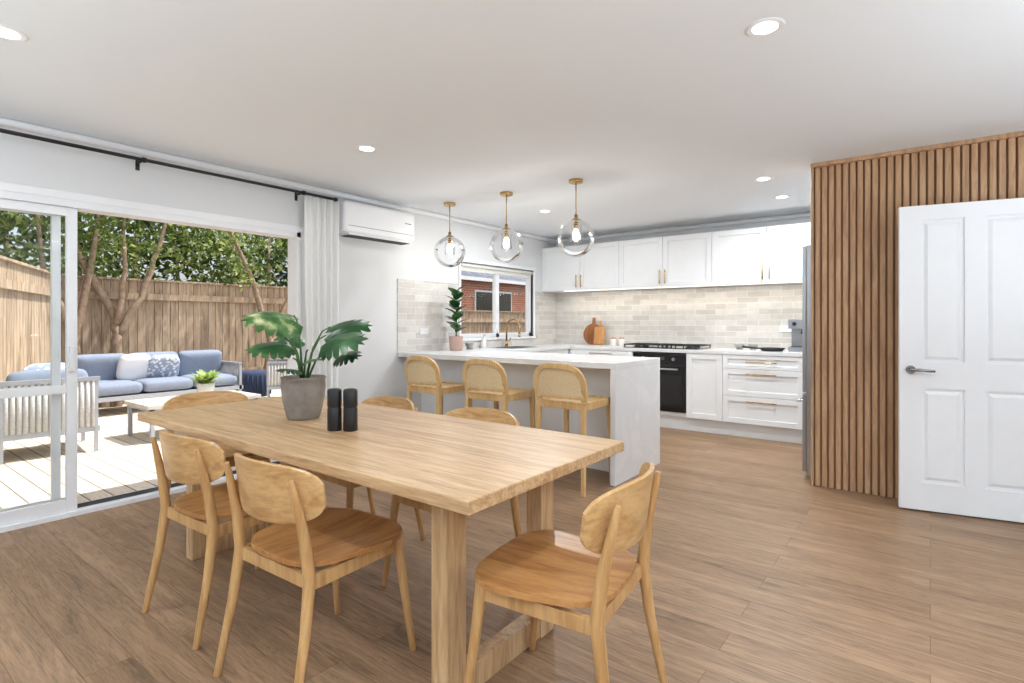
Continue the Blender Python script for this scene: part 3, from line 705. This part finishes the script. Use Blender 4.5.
for x in (-W/2+.03,W/2-.03):
    for y in (-.33,.35): b.box(x-.015,x+.015,y-.015,y+.015,0,.62 if y>0 else .72,'frameg')
    b.box(x-.03,x+.03,-.34,.36,.61,.635,'frameg')
    b.box(x-.006,x+.006,-.32,.34,.25,.61,'ropeb')
    for k in range(15): b.cyl((x,-.30+k*.045,.25),(x,-.30+k*.045,.61),.019,.019,'rope',6)
b.box(-W/2,W/2,-.35,-.31,.69,.73,'frameg'); b.box(-W/2+.03,W/2-.03,-.335,-.325,.25,.69,'ropeb')
for k in range(15): b.cyl((-W/2+.06+k*.045,-.33,.25),(-W/2+.06+k*.045,-.33,.69),.019,.019,'rope',6)
b.pillow((0,.03,.34),(.62,.64,.18),'blue'); b.pillow((0,-.20,.60),(.60,.42,.18),'blue',Matrix.Rotation(math.radians(76),4,'X'))
b.pillow((.02,-.08,.66),(.42,.42,.15),'pattern',Matrix.Rotation(math.radians(70),4,'X'),e=.5)
ac=b.done(loc=(-6.82,1.47,-.03),rz=math.radians(84)); dup(ac,(-8.35,4.95,-.03),math.radians(150))
b=B('outdoor_coffee_table')
b.box(-.35,.35,-.6,.6,.35,.39,'ctop')
for x in (-.31,.31):
    for y in (-.55,.55): b.box(x-.02,x+.02,y-.02,y+.02,0,.35,'frameg')
b.box(-.33,.33,-.57,.57,.32,.35,'frameg'); b.done(loc=(-6.75,2.80,-.03),bevel=.004)
b=B('potted_succulent')
b.lathe([(0,0),(.07,0),(.08,.01),(.095,.17),(.088,.17),(.08,.15),(0,.15)],(0,0,0),'white_cer',24)
for k in range(60):
    a=k*2.4; e=random.uniform(.5,2.2); leaf(b,(0,0,.15),(math.cos(a),math.sin(a),e),(-math.cos(a)*.5,-math.sin(a)*.5,1),random.uniform(.14,.24),.055,'lime',.3,4)
b.done(loc=(-6.62,2.86,.36),recalc=False)
b=B('outdoor_ottoman'); b.lathe([(0,0),(.25,0),(.27,.04),(.27,.36),(.25,.41),(.2,.43),(0,.43)],(0,0,0),'navy',32)
for k in range(24):
    a=2*math.pi*k/24; b.cyl((.272*math.cos(a),.272*math.sin(a),.03),(.272*math.cos(a),.272*math.sin(a),.37),.01,.01,'navy',6)
b.done(loc=(-9.2,4.75,-.03))
# trees
def tree(base,limbs,name='garden_tree'):
    b=B(name); base=Vector(base); ends=[]
    for pts,r in limbs:
        P=[base+Vector(p) for p in pts]; n=len(P)
        Q=[];R=[]
        for i in range(n-1):
            for k in range(4):
                t=k/4; q=P[i].lerp(P[i+1],t); Q.append(q+Vector((random.uniform(-1,1),random.uniform(-1,1),0))*.02*(1 if (i or k) else 0)); R.append(r*(1-.6*(i+t)/(n-1)))
        Q.append(P[-1]);R.append(r*.3)
        b.tube(Q,R,'bark',10); ends.append(P[-1])
    return b,ends
def leaves(b,center,rad,n,size=.09,mat='tree'):
    mi=b.mi(mat); c=Vector(center)
    for _ in range(n):
        v=Vector((random.gauss(0,1),random.gauss(0,1),random.gauss(0,1))).normalized()*(random.random()**.45)
        p=c+Vector((v.x*rad[0],v.y*rad[1],v.z*rad[2]))
        d=Vector((random.gauss(0,1),random.gauss(0,1),random.gauss(-.3,.8))).normalized(); a=Vector((random.gauss(0,1),random.gauss(0,1),random.gauss(0,1)))
        s=d.cross(a).normalized(); l=size*random.uniform(.6,1.3); w=l*.28
        q=[b.bm.verts.new(p),b.bm.verts.new(p+d*l*.5+s*w),b.bm.verts.new(p+d*l),b.bm.verts.new(p+d*l*.5-s*w)]
        b.face(q,mi,False)
T=[((-9.68,2.9,-.3),[([(0,0,0),(.02,.02,1.1),(-.05,.0,1.6),(-.1,-.45,2.6),(0,-.7,3.6)],.085),([(-.0,.02,1.3),(.05,.3,1.9),(.05,.55,2.7),(.0,.8,3.6)],.06),([(0,.0,1.5),(.1,.1,2.3),(.1,.05,3.4)],.05)]),
   ((-9.68,2.45,-.3),[([(0,0,0),(.05,-.05,1.3),(.0,.15,2.3),(-.1,.3,3.6)],.07),([(.05,-.05,1.3),(.1,-.4,2.2),(.1,-.5,3.2)],.05)]),
   ((-9.68,5.2,-.3),[([(0,0,0),(.0,.1,1.2),(.0,-.2,2.2),(-.1,-.6,3.2)],.07),([(0,.1,1.2),(.1,.5,2.2),(0,.7,3.3)],.05)])]
for base,limbs in T:
    b,ends=tree(base,limbs)
    for e in ends:
        leaves(b,e+Vector((-.1,0,.1)),(.7,.9,.6),600,.10)
        leaves(b,e+Vector((.1,.2,-.8)),(.35,.45,.3),110,.09)
    b.done(recalc=False)
b=B('garden_hedge')
for k in range(24):
    y=-1.5+k*.46; leaves(b,(-11.1+random.uniform(-.5,.3),y,2.2+random.uniform(-.2,.5)),(.8,.6,.9),520,.13)
    leaves(b,(-11.6+random.uniform(-.4,.4),y,3.5+random.uniform(-.4,.6)),(.9,.7,.9),430,.14)
for k in range(13):
    b.tube([(-11.2+random.uniform(-.3,.3),-1.2+k*.8,-.32),(-11.2,-1.2+k*.8+random.uniform(-.3,.3),3.6)],[.06,.02],'bark',8)
b.done(recalc=False)
b=B('garden_hedge')
for k in range(10):
    leaves(b,(-8.5+k*.5-1.6,-.6+random.uniform(-.3,.3)-k*.1,2.3+random.uniform(-.2,.8)),(.7,.7,1.0),700,.13)
    b.tube([(-8.5+k*.5-1.6,-.6-k*.1,-.32),(-8.5+k*.5-1.6,-.6-k*.1,2.8)],[.05,.02],'bark',8)
b.done(recalc=False)
# neighbour house
b=B('neighbour_house')
b.box(-16,-13.2,11.2,26,-.3,2.9,'brick'); mi=b.mi('rooft')
def quad(*p):
    v=[b.bm.verts.new(q) for q in p]; b.face(v,mi)
quad((-12.95,10.9,2.80),(-12.95,26.5,2.80),(-16.5,26.5,4.9),(-16.5,13.5,4.9)); quad((-12.95,10.9,2.80),(-16.5,13.5,4.9),(-20,10.9,2.80))
b.box(-13.0,-12.93,10.9,26.5,2.72,2.84,'trim'); b.box(-13.22,-13.16,15,17.2,1.0,2.4,'trim'); b.box(-13.17,-13.15,15.06,17.14,1.06,2.34,'bglass'); b.box(-13.22,-13.16,19.4,21,1.0,2.4,'trim'); b.box(-13.17,-13.15,19.46,20.94,1.06,2.34,'bglass')
b.done()

# ------------------------------------------------------------------ light
w=bpy.data.worlds.new('sky'); S.world=w; w.use_nodes=True; nt=w.node_tree; nt.nodes.clear()
o=nt.nodes.new('ShaderNodeOutputWorld'); bg=nt.nodes.new('ShaderNodeBackground'); sk=nt.nodes.new('ShaderNodeTexSky'); sk.sky_type='NISHITA'; sk.sun_disc=False
sk.sun_elevation=math.radians(60); sk.sun_rotation=math.radians(40); sk.dust_density=3; bg.inputs[1].default_value=.24
hs=nt.nodes.new('ShaderNodeHueSaturation'); hs.inputs['Saturation'].default_value=.55
nt.links.new(sk.outputs[0],hs.inputs['Color']); nt.links.new(hs.outputs[0],bg.inputs[0]); nt.links.new(bg.outputs[0],o.inputs[0])
sd=Vector((.17,.42,.87)).normalized()
sun=bpy.data.lights.new('sun','SUN'); sun.energy=7.0; sun.angle=.009; sun.color=(1,.96,.9)
so=bpy.data.objects.new('sun',sun); COL.objects.link(so); so.rotation_euler=sd.to_track_quat('Z','Y').to_euler(); so.location=(0,0,10)
# ------------------------------------------------------------------ camera
cam=bpy.data.cameras.new('camera'); co=bpy.data.objects.new('camera',cam); COL.objects.link(co)
cam.sensor_width=36; cam.lens=547/1024*36; cam.shift_y=-.019; cam.clip_start=.05; cam.clip_end=200
co.location=(0,0,H); co.rotation_euler=(math.pi/2,0,math.radians(37.4)); S.camera=co
try:
    S.view_settings.view_transform='Standard'; S.view_settings.look='None'
except Exception as e: print(e)
